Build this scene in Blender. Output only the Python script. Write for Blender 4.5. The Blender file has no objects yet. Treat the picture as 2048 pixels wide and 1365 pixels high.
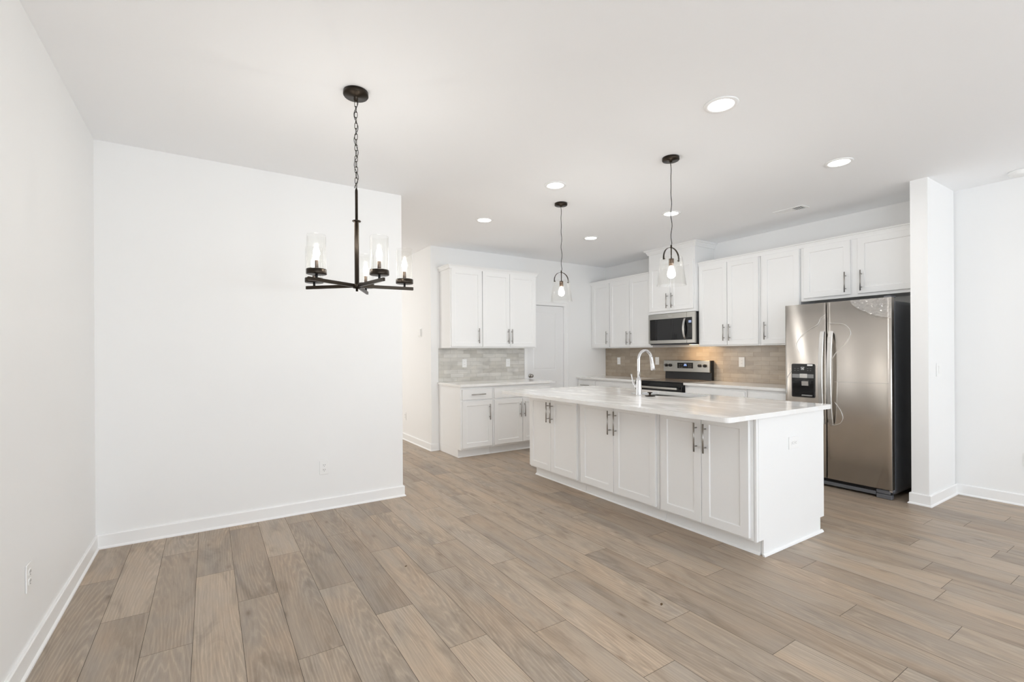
import bpy, bmesh, math, random
from math import sin, cos, pi, radians
from mathutils import Vector, Matrix
random.seed(7)
SC = bpy.context.scene
COL = SC.collection

# ------------------------------------------------------------------ camera
CAM_H, YAW, ROLL, FPX, Y0 = 1.2932, radians(32.816), .0057, 941.2, 707.8
cd = bpy.data.cameras.new('camera'); cam = bpy.data.objects.new('camera', cd); COL.objects.link(cam)
cd.sensor_fit = 'HORIZONTAL'; cd.sensor_width = 36.0
cd.lens = FPX / 2048 * 36.0
cd.shift_y = (Y0 - 682.5) / 2048
cd.clip_start = .05; cd.clip_end = 200
Fv = Vector((sin(YAW), cos(YAW), 0)); Rv = Vector((cos(YAW), -sin(YAW), 0)); Uv = Vector((0, 0, 1))
R2 = Rv * cos(ROLL) - Uv * sin(ROLL); U2 = Rv * sin(ROLL) + Uv * cos(ROLL)
cam.matrix_world = Matrix(((R2.x, U2.x, -Fv.x, 0), (R2.y, U2.y, -Fv.y, 0), (R2.z, U2.z, -Fv.z, CAM_H), (0, 0, 0, 1)))
SC.camera = cam

# ------------------------------------------------------------------ world, daylight, exposure
W = bpy.data.worlds.new('world'); SC.world = W; W.use_nodes = True
bg = W.node_tree.nodes['Background']; bg.inputs[0].default_value = (.84, .92, 1.0, 1); bg.inputs[1].default_value = 3.1
SC.view_settings.view_transform = 'Standard'; SC.view_settings.look = 'None'
SC.view_settings.gamma = 1.0; SC.view_settings.use_curve_mapping = False
SC.view_settings.exposure = 0.09
SC.cycles.max_bounces = 14; SC.cycles.diffuse_bounces = 8; SC.cycles.glossy_bounces = 5
SC.cycles.transmission_bounces = 8; SC.cycles.transparent_max_bounces = 16
SC.cycles.sample_clamp_indirect = 3.0; SC.cycles.sample_clamp_direct = 7.0
SC.cycles.caustics_reflective = False; SC.cycles.caustics_refractive = False

def daylight(name, loc, rot, sx, sy, power, color):
    l = bpy.data.lights.new(name, 'AREA'); l.shape = 'RECTANGLE'; l.size = sx; l.size_y = sy
    l.energy = power; l.color = color
    o = bpy.data.objects.new(name, l); o.location = loc; o.rotation_euler = rot; COL.objects.link(o); return o
DAY = (.87, .935, 1.0)
# daylight entering by the three rear windows and the patio door on the right, all behind the camera
REAR_Y, RIGHT_X, LEFT_X = -6.5, 5.70, -.64
for wx in (.55, 2.35, 4.15):
    daylight('window_daylight', (wx, REAR_Y - .06, 1.42), (radians(90), 0, 0), 1.45, 2.0, 8, DAY)
# added fill lamps aimed up through the rear windows to brighten the ceiling
for wx in (.55, 2.35, 4.15):
    daylight('added_up_fill', (wx, REAR_Y - .5, .35), (radians(122), 0, 0), 1.5, .9, 92, (.85, .925, 1.))
daylight('window_daylight', (RIGHT_X + .2, -3.35, 1.15), (0, radians(90), 0), 2.0, 1.7, 3, DAY)
for wy in (-3.9, -1.9):  # left wall windows are invented; these lamps fill the island fronts and ceiling
    daylight('window_daylight', (LEFT_X - .18, wy, 1.42), (0, radians(-90), 0), 2.0, 1.45, 4, DAY)
    daylight('added_up_fill', (LEFT_X - .6, wy, .35), (0, radians(-125), 0), .9, 1.5, 60, (.84, .92, 1.))

# ------------------------------------------------------------------ materials
def mat(name, col, rough=.5, metal=0., **k):
    m = bpy.data.materials.new(name); m.use_nodes = True
    b = m.node_tree.nodes['Principled BSDF']
    b.inputs['Base Color'].default_value = (*col, 1); b.inputs['Roughness'].default_value = rough
    b.inputs['Metallic'].default_value = metal
    for a, v in k.items(): b.inputs[a.replace('_', ' ')].default_value = v
    return m
def nd(m, t, **k):
    n = m.node_tree.nodes.new(t)
    for a, v in k.items(): setattr(n, a, v)
    return n
def ln(m, a, b): m.node_tree.links.new(a, b)
def bsdf(m): return m.node_tree.nodes['Principled BSDF']
def noise(m, scale, detail=4, vec=None, rough=.5, dist=0.):
    n = nd(m, 'ShaderNodeTexNoise'); n.inputs['Scale'].default_value = scale
    n.inputs['Detail'].default_value = detail; n.inputs['Roughness'].default_value = rough
    n.inputs['Distortion'].default_value = dist
    if vec is not None: ln(m, vec, n.inputs['Vector'])
    return n
def ramp(m, fac, stops):
    r = nd(m, 'ShaderNodeValToRGB'); e = r.color_ramp.elements
    while len(e) < len(stops): e.new(.5)
    for x, (p, c) in zip(e, stops): x.position = p; x.color = (*c, 1) if len(c) == 3 else c
    ln(m, fac, r.inputs[0]); return r
def bump(m, height, strength=.2, dist=.001):
    b = nd(m, 'ShaderNodeBump'); b.inputs['Strength'].default_value = strength; b.inputs['Distance'].default_value = dist
    ln(m, height, b.inputs['Height']); ln(m, b.outputs[0], bsdf(m).inputs['Normal']); return b
def geo(m): return nd(m, 'ShaderNodeNewGeometry').outputs['Position']
def mapping(m, vec, scale=(1, 1, 1), loc=(0, 0, 0), rot=(0, 0, 0)):
    g = nd(m, 'ShaderNodeMapping'); g.inputs['Scale'].default_value = scale
    g.inputs['Location'].default_value = loc; g.inputs['Rotation'].default_value = rot
    ln(m, vec, g.inputs['Vector']); return g.outputs[0]
def paint(name, col, rough, orange=.06):
    m = mat(name, col, rough)
    n = noise(m, 260, 3, geo(m)); bump(m, n.outputs[0], orange, .0006); return m
M_WALL = paint('wall_paint', (.88, .88, .875), .55)
M_CEIL = paint('ceiling_paint', (.925, .932, .945), .8)
M_TRIM = mat('trim_paint', (.90, .90, .895), .35)
M_CAB = mat('cabinet_paint', (.88, .882, .878), .38)
M_DOORP = mat('door_paint', (.85, .85, .85), .4)
M_PLATE = mat('plate_plastic', (.88, .88, .87), .3)
M_SLOT = mat('slot_dark', (.05, .05, .05), .6)
M_NICKEL = mat('brushed_nickel', (.42, .40, .38), .32, 1.)
M_BRONZE = mat('dark_bronze', (.042, .034, .027), .34, 1.)
M_BRONZE2 = mat('brushed_bronze', (.16, .115, .085), .38, 1.)
M_BLACKM = mat('black_metal', (.02, .02, .02), .4, .3)
M_CHROME = mat('chrome', (.80, .80, .82), .08, 1.)
M_BLACKG = mat('black_glass', (.006, .006, .007), .04)
M_BLACKP = mat('black_plastic', (.012, .012, .013), .35)
M_GREYP = mat('grey_side_panel', (.20, .21, .235), .30, .7)
M_GREYM = mat('grey_grille_metal', (.16, .165, .18), .45, .4)
M_WHITEP = mat('white_marking', (.75, .75, .75), .5)
M_DGREY = mat('marking_grey', (.25, .25, .25), .5)

def steel(name, col, rough, aniso=.85, tang=(0, 0, 1)):
    m = mat(name, col, rough, 1.)
    b = bsdf(m); b.inputs['Anisotropic'].default_value = aniso
    c = nd(m, 'ShaderNodeCombineXYZ')
    for i in range(3): c.inputs[i].default_value = tang[i]
    ln(m, c.outputs[0], b.inputs['Tangent'])
    n = noise(m, 1., 2, mapping(m, geo(m), (5, 5, 5)), .4)      # faint mottling of the brushed finish
    r = ramp(m, n.outputs[0], [(.3, tuple(v * .96 for v in col)), (.7, tuple(v * 1.03 for v in col))]); ln(m, r.outputs[0], b.inputs['Base Color'])
    return m
M_STEEL = steel('brushed_steel', (.76, .715, .66), .25, 1.)
M_STEELR = steel('range_steel', (.50, .49, .46), .33, .6)
M_STEELH = steel('handle_steel', (.72, .71, .69), .25, .5)
M_SINK = mat('sink_steel', (.5, .48, .45), .3, 1.)

def emis(name, col, s):
    m = bpy.data.materials.new(name); m.use_nodes = True; t = m.node_tree; t.nodes.clear()
    e = t.nodes.new('ShaderNodeEmission'); o = t.nodes.new('ShaderNodeOutputMaterial')
    e.inputs[0].default_value = (*col, 1); e.inputs[1].default_value = s; t.links.new(e.outputs[0], o.inputs[0]); return m
M_LENS = emis('downlight_lens', (1., .99, .975), 72)
M_CANDLE = emis('candle_bulb_glow', (1., .965, .905), 14)
M_BULB = emis('pendant_bulb_glow', (1., .965, .91), 160)
M_BLUE = emis('blue_display', (.25, .42, .9), .9)
M_PALEB = emis('pale_display', (.42, .50, .72), .9)
M_UNDER = emis('task_lamp_glow', (1., .72, .42), 30)

def thin_glass(name, tint, refl, rough=.02, edge=1.0):
    m = bpy.data.materials.new(name); m.use_nodes = True; t = m.node_tree; t.nodes.clear()
    o = t.nodes.new('ShaderNodeOutputMaterial'); mx = t.nodes.new('ShaderNodeMixShader')
    tr = t.nodes.new('ShaderNodeBsdfTransparent'); tr.inputs[0].default_value = (*tint, 1)
    gl = t.nodes.new('ShaderNodeBsdfGlossy'); gl.inputs['Roughness'].default_value = rough
    gl.inputs[0].default_value = (1, 1, 1, 1)
    lw = t.nodes.new('ShaderNodeLayerWeight'); lw.inputs[0].default_value = .5
    pw = t.nodes.new('ShaderNodeMath'); pw.operation = 'POWER'; pw.inputs[1].default_value = 3.2
    mu = t.nodes.new('ShaderNodeMath'); mu.operation = 'MULTIPLY_ADD'; mu.inputs[1].default_value = edge; mu.inputs[2].default_value = refl; mu.use_clamp = True
    t.links.new(lw.outputs['Facing'], pw.inputs[0]); t.links.new(pw.outputs[0], mu.inputs[0]); t.links.new(mu.outputs[0], mx.inputs[0])
    t.links.new(tr.outputs[0], mx.inputs[1]); t.links.new(gl.outputs[0], mx.inputs[2]); t.links.new(mx.outputs[0], o.inputs[0])
    return m
M_GLASS = thin_glass('clear_glass', (.985, .985, .98), .02, .12, .6)
M_WINGLASS = thin_glass('window_glass', (.97, .98, .97), .04, .0, .8)
M_FILM = thin_glass('plastic_film', (.97, .97, .97), .30, .14, .5)

def quartz(name, streaks):
    m = mat(name, (.87, .87, .86), .09)
    p = geo(m)
    n = noise(m, 1.3, 4, mapping(m, p, (1.6, .8, 1), rot=(0, 0, .6)), .5, 1.6)
    r = ramp(m, n.outputs[0], [(.42, (.88, .88, .872)), (.52, (.85, .838, .815)), (.60, (.88, .875, .865))])
    ln(m, r.outputs[0], bsdf(m).inputs['Base Color'])
    if streaks:      # dried wiping streaks left on the polished top
        bsdf(m).inputs['IOR'].default_value = 1.55
        n2 = noise(m, 1., 4, mapping(m, p, (5.5, 1.5, 1), rot=(0, 0, .95)), .55, 2.2)
        r2 = ramp(m, n2.outputs[0], [(.42, (.05,) * 3), (.52, (.10,) * 3), (.62, (.21,) * 3)])
        ln(m, r2.outputs[0], bsdf(m).inputs['Roughness'])
    return m
M_QUARTZ = quartz('white_quartz', False); M_QUARTZI = quartz('white_quartz_island', True)

def tile(name, horiz, c1, c2, grout):
    m = mat(name, (.5, .45, .4), .2)
    g = nd(m, 'ShaderNodeSeparateXYZ'); ln(m, geo(m), g.inputs[0])
    c = nd(m, 'ShaderNodeCombineXYZ'); ln(m, g.outputs[horiz], c.inputs[0]); ln(m, g.outputs[2], c.inputs[1])
    v = mapping(m, c.outputs[0], loc=(.07, -.914, 0))
    b = nd(m, 'ShaderNodeTexBrick'); b.offset = .5; b.squash = 1.
    b.inputs['Scale'].default_value = 1.; b.inputs['Brick Width'].default_value = .203
    b.inputs['Row Height'].default_value = .0545; b.inputs['Mortar Size'].default_value = .0013
    b.inputs['Mortar Smooth'].default_value = .3; b.inputs['Bias'].default_value = 0.
    ln(m, v, b.inputs['Vector'])
    b.inputs['Color1'].default_value = (*c1, 1); b.inputs['Color2'].default_value = (*c2, 1)
    b.inputs['Mortar'].default_value = (*grout, 1)
    n = noise(m, 5, 3, mapping(m, c.outputs[0], (1., 2., 1)), .5, .8)
    r = ramp(m, n.outputs[0], [(.3, (.86, .86, .86)), (.5, (1, 1, 1)), (.72, (1.1, 1.09, 1.07))])
    mx = nd(m, 'ShaderNodeMix', data_type='RGBA', blend_type='MULTIPLY'); mx.inputs[0].default_value = 1.
    ln(m, b.outputs[0], mx.inputs[6]); ln(m, r.outputs[0], mx.inputs[7]); ln(m, mx.outputs[2], bsdf(m).inputs['Base Color'])
    n3 = noise(m, 14, 2, c.outputs[0])
    ad = nd(m, 'ShaderNodeMath', operation='MULTIPLY_ADD'); ad.inputs[1].default_value = .25
    sb = nd(m, 'ShaderNodeMath', operation='SUBTRACT'); sb.inputs[0].default_value = 1.; ln(m, b.outputs['Fac'], sb.inputs[1])
    ln(m, n3.outputs[0], ad.inputs[0]); ln(m, sb.outputs[0], ad.inputs[2])
    bump(m, ad.outputs[0], .4, .0015)
    return m
M_TILEX = tile('glazed_tile_daylit', 0, (.71, .695, .66), (.56, .54, .495), (.40, .375, .33))  # same tile as the kitchen wall, cool daylight painted into its colour
M_TILEY = tile('glazed_tile_warm_shade', 1, (.45, .38, .30), (.34, .28, .215), (.25, .205, .155))  # same tile as the nook, shade and warm lamp light painted into its colour

def wood():
    m = mat('oak_plank', (.3, .24, .18), .42)
    u1 = nd(m, 'ShaderNodeUVMap'); u1.uv_map = 'UVMap'; uv = u1.outputs[0]
    u2 = nd(m, 'ShaderNodeUVMap'); u2.uv_map = 'figure'; fg = u2.outputs[0]
    a = nd(m, 'ShaderNodeAttribute', attribute_name='tone')
    def mixc(mode, c1, c2, f=1.):
        x = nd(m, 'ShaderNodeMix', data_type='RGBA', blend_type=mode)
        if isinstance(f, (int, float)): x.inputs[0].default_value = f
        else: ln(m, f, x.inputs[0])
        for c_, q in ((c1, 6), (c2, 7)):
            if isinstance(c_, tuple): x.inputs[q].default_value = (*c_, 1)
            else: ln(m, c_, x.inputs[q])
        return x.outputs[2]
    base = ramp(m, a.outputs['Fac'], [(0, (.308, .246, .190)), (.35, (.358, .287, .220)), (.7, (.408, .328, .250)), (1, (.456, .366, .277))])
    nh = noise(m, 1., 3, mapping(m, uv, (5., 1.3, 1)), .55, .6)      # slow drift between warm tan and grey
    hue = ramp(m, nh.outputs[0], [(.33, (.93, .97, 1.03)), (.5, (1, 1, 1)), (.67, (1.055, 1.005, .955))])
    nb = noise(m, 1., 4, mapping(m, uv, (8., 1.5, 1)), .6, 1.2)      # darker clouds along the grain
    cl = ramp(m, nb.outputs[0], [(.30, (.74, .725, .71)), (.5, (1, 1, 1)), (.75, (1.10, 1.10, 1.10))])
    n1 = noise(m, 1., 5, mapping(m, uv, (75, 2.6, 1)), .65, .6)
    g1 = ramp(m, n1.outputs[0], [(.3, (.84, .83, .82)), (.5, (1, 1, 1)), (.70, (1.10, 1.10, 1.10))])
    n2 = noise(m, 1., 3, mapping(m, uv, (260, 9, 1)), .6)
    g2 = ramp(m, n2.outputs[0], [(.3, (.94, .94, .94)), (.62, (1.04, 1.04, 1.04))])
    wv = nd(m, 'ShaderNodeTexWave', wave_type='RINGS', rings_direction='SPHERICAL')
    wv.inputs['Scale'].default_value = 1.; wv.inputs['Distortion'].default_value = 7.; wv.inputs['Detail'].default_value = 2.5
    wv.inputs['Detail Scale'].default_value = 1.4; wv.inputs['Detail Roughness'].default_value = .55
    ln(m, mapping(m, fg, (24, 2.3, 1)), wv.inputs['Vector'])
    g4 = ramp(m, wv.outputs['Fac'], [(0, (.93, .925, .92)), (.3, (.985, .985, .985)), (.78, (1.0, 1.0, 1.0)), (.93, (1.14, 1.14, 1.14))])
    nm = noise(m, 1., 1, mapping(m, uv, (3., .9, 1)))                # figure shows only in places
    fm = ramp(m, nm.outputs[0], [(.38, (.25,) * 3), (.55, (1,) * 3)])
    vo = nd(m, 'ShaderNodeTexVoronoi'); vo.inputs['Scale'].default_value = 1.; vo.inputs['Randomness'].default_value = 1.
    nk = noise(m, 22, 3, uv)
    ln(m, mixc('MIX', mapping(m, uv, (8.5, 3.2, 1)), nk.outputs[1], .05), vo.inputs['Vector'])
    g5 = ramp(m, vo.outputs['Distance'], [(0, (.46, .41, .36)), (.035, (.66, .62, .58)), (.11, (.90, .89, .88)), (.22, (1, 1, 1))])
    c = mixc('MULTIPLY', base.outputs[0], hue.outputs[0]); c = mixc('MULTIPLY', c, cl.outputs[0]); c = mixc('MULTIPLY', c, g1.outputs[0])
    c = mixc('MULTIPLY', c, g2.outputs[0]); c = mixc('MULTIPLY', c, g4.outputs[0], fm.outputs[0]); c = mixc('MULTIPLY', c, g5.outputs[0])
    ln(m, c, bsdf(m).inputs['Base Color'])
    rr = ramp(m, n1.outputs[0], [(.3, (.38,) * 3), (.7, (.50,) * 3)]); ln(m, rr.outputs[0], bsdf(m).inputs['Roughness'])
    bump(m, n2.outputs[0], .25, .0006)
    return m
M_WOOD = wood(); M_GROOVE = mat('plank_groove', (.05, .038, .028), .8)

# ------------------------------------------------------------------ mesh building helpers
class MB:
    def __init__(s): s.bm = bmesh.new(); s.mats = []
    def mi(s, m):
        if m not in s.mats: s.mats.append(m)
        return s.mats.index(m)
    def _tag(s, faces, m, smooth):
        i = s.mi(m)
        for f in faces: f.material_index = i; f.smooth = smooth
    def box(s, x0, x1, y0, y1, z0, z1, m, bev=0., seg=2):
        vs = [s.bm.verts.new(p) for p in ((x0, y0, z0), (x1, y0, z0), (x1, y1, z0), (x0, y1, z0), (x0, y0, z1), (x1, y0, z1), (x1, y1, z1), (x0, y1, z1))]
        fs = [s.bm.faces.new([vs[i] for i in q]) for q in ((3, 2, 1, 0), (4, 5, 6, 7), (0, 1, 5, 4), (1, 2, 6, 5), (2, 3, 7, 6), (3, 0, 4, 7))]
        s._tag(fs, m, False)
        if bev:
            es = list({e for f in fs for e in f.edges})
            r = bmesh.ops.bevel(s.bm, geom=es, offset=bev, segments=seg, profile=.5, affect='EDGES')
            s._tag(r['faces'], m, False)
        return s
    def prism(s, pts, axis, a0, a1, m, bev=0., smooth=False):
        """pts: 2D polygon; axis 0/1/2 is the extrusion axis; pts give the other two coords in order."""
        def mk(p, a):
            if axis == 0: return (a, p[0], p[1])
            if axis == 1: return (p[0], a, p[1])
            return (p[0], p[1], a)
        v0 = [s.bm.verts.new(mk(p, a0)) for p in pts]; v1 = [s.bm.verts.new(mk(p, a1)) for p in pts]
        n = len(pts); fs = [s.bm.faces.new(v0), s.bm.faces.new(v1[::-1])]
        side = [s.bm.faces.new((v0[i], v1[i], v1[(i + 1) % n], v0[(i + 1) % n])) for i in range(n)]
        s._tag(fs, m, False); s._tag(side, m, smooth)
        bmesh.ops.recalc_face_normals(s.bm, faces=fs + side)
        if bev:
            es = list({e for f in fs for e in f.edges})
            r = bmesh.ops.bevel(s.bm, geom=es, offset=bev, segments=2, profile=.5, affect='EDGES'); s._tag(r['faces'], m, False)
        return s
    def ring(s, c, u, v, r, n): return [s.bm.verts.new(c + u * (r * cos(2 * pi * i / n)) + v * (r * sin(2 * pi * i / n))) for i in range(n)]
    def tube(s, pts, r, m, n=10, caps=True, closed=False, up=None):
        pts = [Vector(p) for p in pts]; rs = r if isinstance(r, (list, tuple)) else [r] * len(pts)
        rings = []; pu = None; N = len(pts)
        for i, p in enumerate(pts):
            a = pts[(i - 1) % N] if (i or closed) else p; b = pts[(i + 1) % N] if (i < N - 1 or closed) else p
            t = (b - a).normalized()
            if pu is None:
                h = up or (Vector((0, 0, 1)) if abs(t.z) < .9 else Vector((1, 0, 0))); u = t.cross(h).normalized()
            else: u = (pu - t * pu.dot(t)).normalized()
            pu = u; rings.append(s.ring(p, u, t.cross(u), rs[i], n))
        fs = []
        for i in range(N if closed else N - 1):
            A, B = rings[i], rings[(i + 1) % N]
            fs += [s.bm.faces.new((A[j], A[(j + 1) % n], B[(j + 1) % n], B[j])) for j in range(n)]
        s._tag(fs, m, True)
        if caps and not closed:
            cs = [s.bm.faces.new(rings[0][::-1]), s.bm.faces.new(rings[-1])]; s._tag(cs, m, False)
        return s
    def lathe(s, prof, c, m, n=32, axis=(0, 0, 1), sharp=False):
        """prof: list of (r, h) along axis from centre c; open profile, r=0 closes."""
        ax = Vector(axis).normalized(); h = Vector((0, 0, 1)) if abs(ax.z) < .9 else Vector((1, 0, 0))
        u = ax.cross(h).normalized(); v = ax.cross(u); c = Vector(c); rings = []
        for r, z in prof:
            rings.append([s.bm.verts.new(c + ax * z)] if r < 1e-6 else s.ring(c + ax * z, u, v, r, n))
        fs = []
        for A, B in zip(rings, rings[1:]):
            if len(A) == 1 and len(B) == 1: continue
            for j in range(n):
                k = (j + 1) % n
                if len(A) == 1: fs.append(s.bm.faces.new((A[0], B[k], B[j])))
                elif len(B) == 1: fs.append(s.bm.faces.new((A[j], A[k], B[0])))
                else: fs.append(s.bm.faces.new((A[j], A[k], B[k], B[j])))
        s._tag(fs, m, not sharp); return s
    def shaker(s, x0, x1, z0, z1, y, t, m, rail=.057, rec=.008):
        """shaker door, front face at y-t, back at y, facing -y"""
        b = .0018; yf = y - t
        loops = [[(x0, z0), (x1, z0), (x1, z1), (x0, z1)]]
        def L(i, yy): return [s.bm.verts.new((px, yy, pz)) for px, pz in ((x0 + i, z0 + i), (x1 - i, z0 + i), (x1 - i, z1 - i), (x0 + i, z1 - i))]
        seq = [L(0, y), L(0, yf + b), L(b, yf), L(rail, yf), L(rail + .0025, yf + .002), L(rail + .005, yf + rec)]
        fs = [s.bm.faces.new(seq[0][::-1])]
        for A, B in zip(seq, seq[1:]): fs += [s.bm.faces.new((A[i], A[(i + 1) % 4], B[(i + 1) % 4], B[i])) for i in range(4)]
        fs.append(s.bm.faces.new(seq[-1])); s._tag(fs, m, False); return s
    def build(s, name, parent=None, loc=(0, 0, 0), rot=(0, 0, 0), normals=True):
        if normals: bmesh.ops.recalc_face_normals(s.bm, faces=s.bm.faces[:])
        me = bpy.data.meshes.new(name); s.bm.to_mesh(me); s.bm.free()
        for m in s.mats: me.materials.append(m)
        o = bpy.data.objects.new(name, me); COL.objects.link(o); o.location = loc; o.rotation_euler = rot
        if parent: o.parent = parent
        return o

def tag(o, label, cat, group=None):
    o['label'] = label; o['category'] = cat
    if group: o['group'] = group
    return o
def thing(name, label, cat, loc=(0, 0, 0), rz=0., group=None):
    o = bpy.data.objects.new(name, None); COL.objects.link(o); o.location = loc; o.rotation_euler = (0, 0, rz)
    o.empty_display_size = .1
    return tag(o, label, cat, group)
def struct(name, mb, parent=None, **k):
    o = mb.build(name, parent, **k)
    if parent is None: o['kind'] = 'structure'
    return o
def copy_tree(o, parent=None):
    c = o.copy(); COL.objects.link(c)
    if parent: c.parent = parent
    for ch in [x for x in bpy.data.objects if x.parent == o]: copy_tree(ch, c)
    return c

CEIL = 2.743; BACK_Y = 4.155; NOOK_Y = 5.86; MAIN_X = 5.68; HALL_X = 2.495; PART_X = 1.486; FAR_Y = 9.2
PIL_X, PIL_Y0, PIL_Y1 = 5.026, 1.411, 1.528
T = .12
# ------------------------------------------------------------------ shell
def floor():
    bm = bmesh.new(); uvl = bm.loops.layers.uv.new('UVMap'); ufl = bm.loops.layers.uv.new('figure'); tl = bm.verts.layers.float.new('tone')
    ends = {-1: 3.54, 0: 2.99, 1: 2.56, 2: 3.30, 3: 2.85, 4: 2.17, 5: 2.75, 6: 2.33, 7: 1.89, 8: 2.60, 9: 1.78, 10: 2.49, 11: 2.15, 12: 1.50,
            13: 1.09, 14: 1.94, 15: 1.68, 16: 1.07, 17: 1.91, 18: 1.43, 19: .87, 21: 1.03}
    w, L, x0, g = .1895, 1.195, -.445, .0009
    x_lo, x_hi, y_lo, y_hi = LEFT_X - .02, RIGHT_X + .05, REAR_Y - .02, FAR_Y
    rnd = random.Random(3)
    for k in range(-2, 34):
        xa, xb = max(x0 + k * w, x_lo), min(x0 + (k + 1) * w, x_hi)
        if xb <= xa: continue
        e = ends.get(k, rnd.uniform(0, 1.2)); y = e - 10 * L
        while y < y_hi:
            ya, yb = max(y, y_lo), min(y + L, y_hi)
            if yb > ya:
                vs = [bm.verts.new(p) for p in ((xa + g, ya + g, 0), (xb - g, ya + g, 0), (xb - g, yb - g, 0), (xa + g, yb - g, 0))]
                tone = min(1, max(0, rnd.gauss(.5, .22)))
                for v in vs: v[tl] = tone
                f = bm.faces.new(vs); ou, ov = rnd.uniform(0, 40), rnd.uniform(0, 40)
                fl = rnd.choice((-1, 1))
                cu, cv = rnd.uniform(-.05, .24), rnd.uniform(-.2, 1.4)
                for lp in f.loops:
                    lp[uvl].uv = (ou + fl * (lp.vert.co.x - xa), ov + lp.vert.co.y - y)
                    lp[ufl].uv = (lp.vert.co.x - xa - cu, lp.vert.co.y - y - cv)
            y += L
    vs = [bm.verts.new(p) for p in ((x_lo, y_lo, -.0015), (x_hi, y_lo, -.0015), (x_hi, y_hi, -.0015), (x_lo, y_hi, -.0015))]
    f = bm.faces.new(vs); f.material_index = 1
    me = bpy.data.meshes.new('floor'); bm.to_mesh(me); bm.free(); me.materials.append(M_WOOD); me.materials.append(M_GROOVE)
    o = bpy.data.objects.new('floor', me); COL.objects.link(o); o['kind'] = 'structure'
floor()
struct('ceiling', MB().box(LEFT_X - T, RIGHT_X + T, REAR_Y - T, FAR_Y + T, CEIL, CEIL + .1, M_CEIL))
w = MB(); lw_ = [(-4.7, -3.1), (-2.7, -1.1)]; ys = [REAR_Y - T] + [v for p in lw_ for v in p] + [FAR_Y + T]
for a, b in zip(ys[::2], ys[1::2]): w.box(LEFT_X - T, LEFT_X, a, b, 0, CEIL, M_WALL)
for a, b in lw_: w.box(LEFT_X - T, LEFT_X, a, b, 0, .38, M_WALL); w.box(LEFT_X - T, LEFT_X, a, b, 2.45, CEIL, M_WALL)
struct('wall_left', w)
for i, (a, b) in enumerate(lw_):  # unseen windows added to let in the left side fill light
    f = MB()
    for q in ((a, a + .05, .38, 2.45), (b - .05, b, .38, 2.45), (a, b, .38, .43), (a, b, 2.40, 2.45), (a, b, 1.39, 1.44)):
        f.box(LEFT_X - .045, LEFT_X - .005, q[0], q[1], q[2], q[3], M_TRIM)
    struct('window_%d' % (i + 4), f)
struct('wall_partition', MB().box(LEFT_X, PART_X, BACK_Y, BACK_Y + T, 0, CEIL, M_WALL))
DX0, DX1, DZ = 4.05, 4.765, 2.04       # pantry door opening
w = MB(); w.box(HALL_X, DX0, NOOK_Y, NOOK_Y + T, 0, CEIL, M_WALL); w.box(DX1, MAIN_X, NOOK_Y, NOOK_Y + T, 0, CEIL, M_WALL)
w.box(DX0, DX1, NOOK_Y, NOOK_Y + T, DZ, CEIL, M_WALL); w.box(DX0, DX1, NOOK_Y + .09, NOOK_Y + T, 0, DZ, M_WALL)
struct('wall_back', w)
struct('wall_hall', MB().box(HALL_X, HALL_X + T, NOOK_Y + T, FAR_Y, 0, CEIL, M_WALL))
struct('wall_hall_end', MB().box(LEFT_X, HALL_X + T, FAR_Y, FAR_Y + T, 0, CEIL, M_WALL))
struct('wall_kitchen', MB().box(MAIN_X, MAIN_X + T, PIL_Y0 + .02, NOOK_Y + T, 0, CEIL, M_WALL))
struct('wall_stub', MB().box(PIL_X, MAIN_X, PIL_Y0, PIL_Y1, 0, CEIL, M_WALL))
# right wall with the patio door opening behind the camera's field of view
w = MB(); w.box(RIGHT_X, RIGHT_X + T, -2.45, PIL_Y0 + .02, 0, CEIL, M_WALL); w.box(RIGHT_X, RIGHT_X + T, REAR_Y - T, -4.25, 0, CEIL, M_WALL)
w.box(RIGHT_X, RIGHT_X + T, -4.25, -2.45, 2.15, CEIL, M_WALL); struct('wall_right', w)
wins = [(-.22, 1.32), (1.58, 3.12), (3.38, 4.92)]
w = MB(); xs = [LEFT_X] + [v for p in wins for v in p] + [RIGHT_X]
for a, b in zip(xs[::2], xs[1::2]): w.box(a, b, REAR_Y - T, REAR_Y, 0, CEIL, M_WALL)
for a, b in wins: w.box(a, b, REAR_Y - T, REAR_Y, 0, .38, M_WALL); w.box(a, b, REAR_Y - T, REAR_Y, 2.45, CEIL, M_WALL)
struct('wall_rear', w)
for i, (a, b) in enumerate(wins):
    f = MB()
    for q in ((a, a + .05, .38, 2.45), (b - .05, b, .38, 2.45), (a, b, .38, .43), (a, b, 2.40, 2.45), (a, b, 1.39, 1.44)):
        f.box(q[0], q[1], REAR_Y - .045, REAR_Y - .005, q[2], q[3], M_TRIM)
    o = struct('window_%d' % (i + 1), f)
f = MB()
for q in ((-4.25, -4.19, 0, 2.15), (-2.51, -2.45, 0, 2.15), (-4.25, -2.45, 2.09, 2.15), (-4.25, -2.45, 0, .06), (-3.38, -3.32, 0, 2.15)):
    f.box(RIGHT_X + .02, RIGHT_X + .07, q[0], q[1], q[2], q[3], M_TRIM)
struct('door_2', f)

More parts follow.
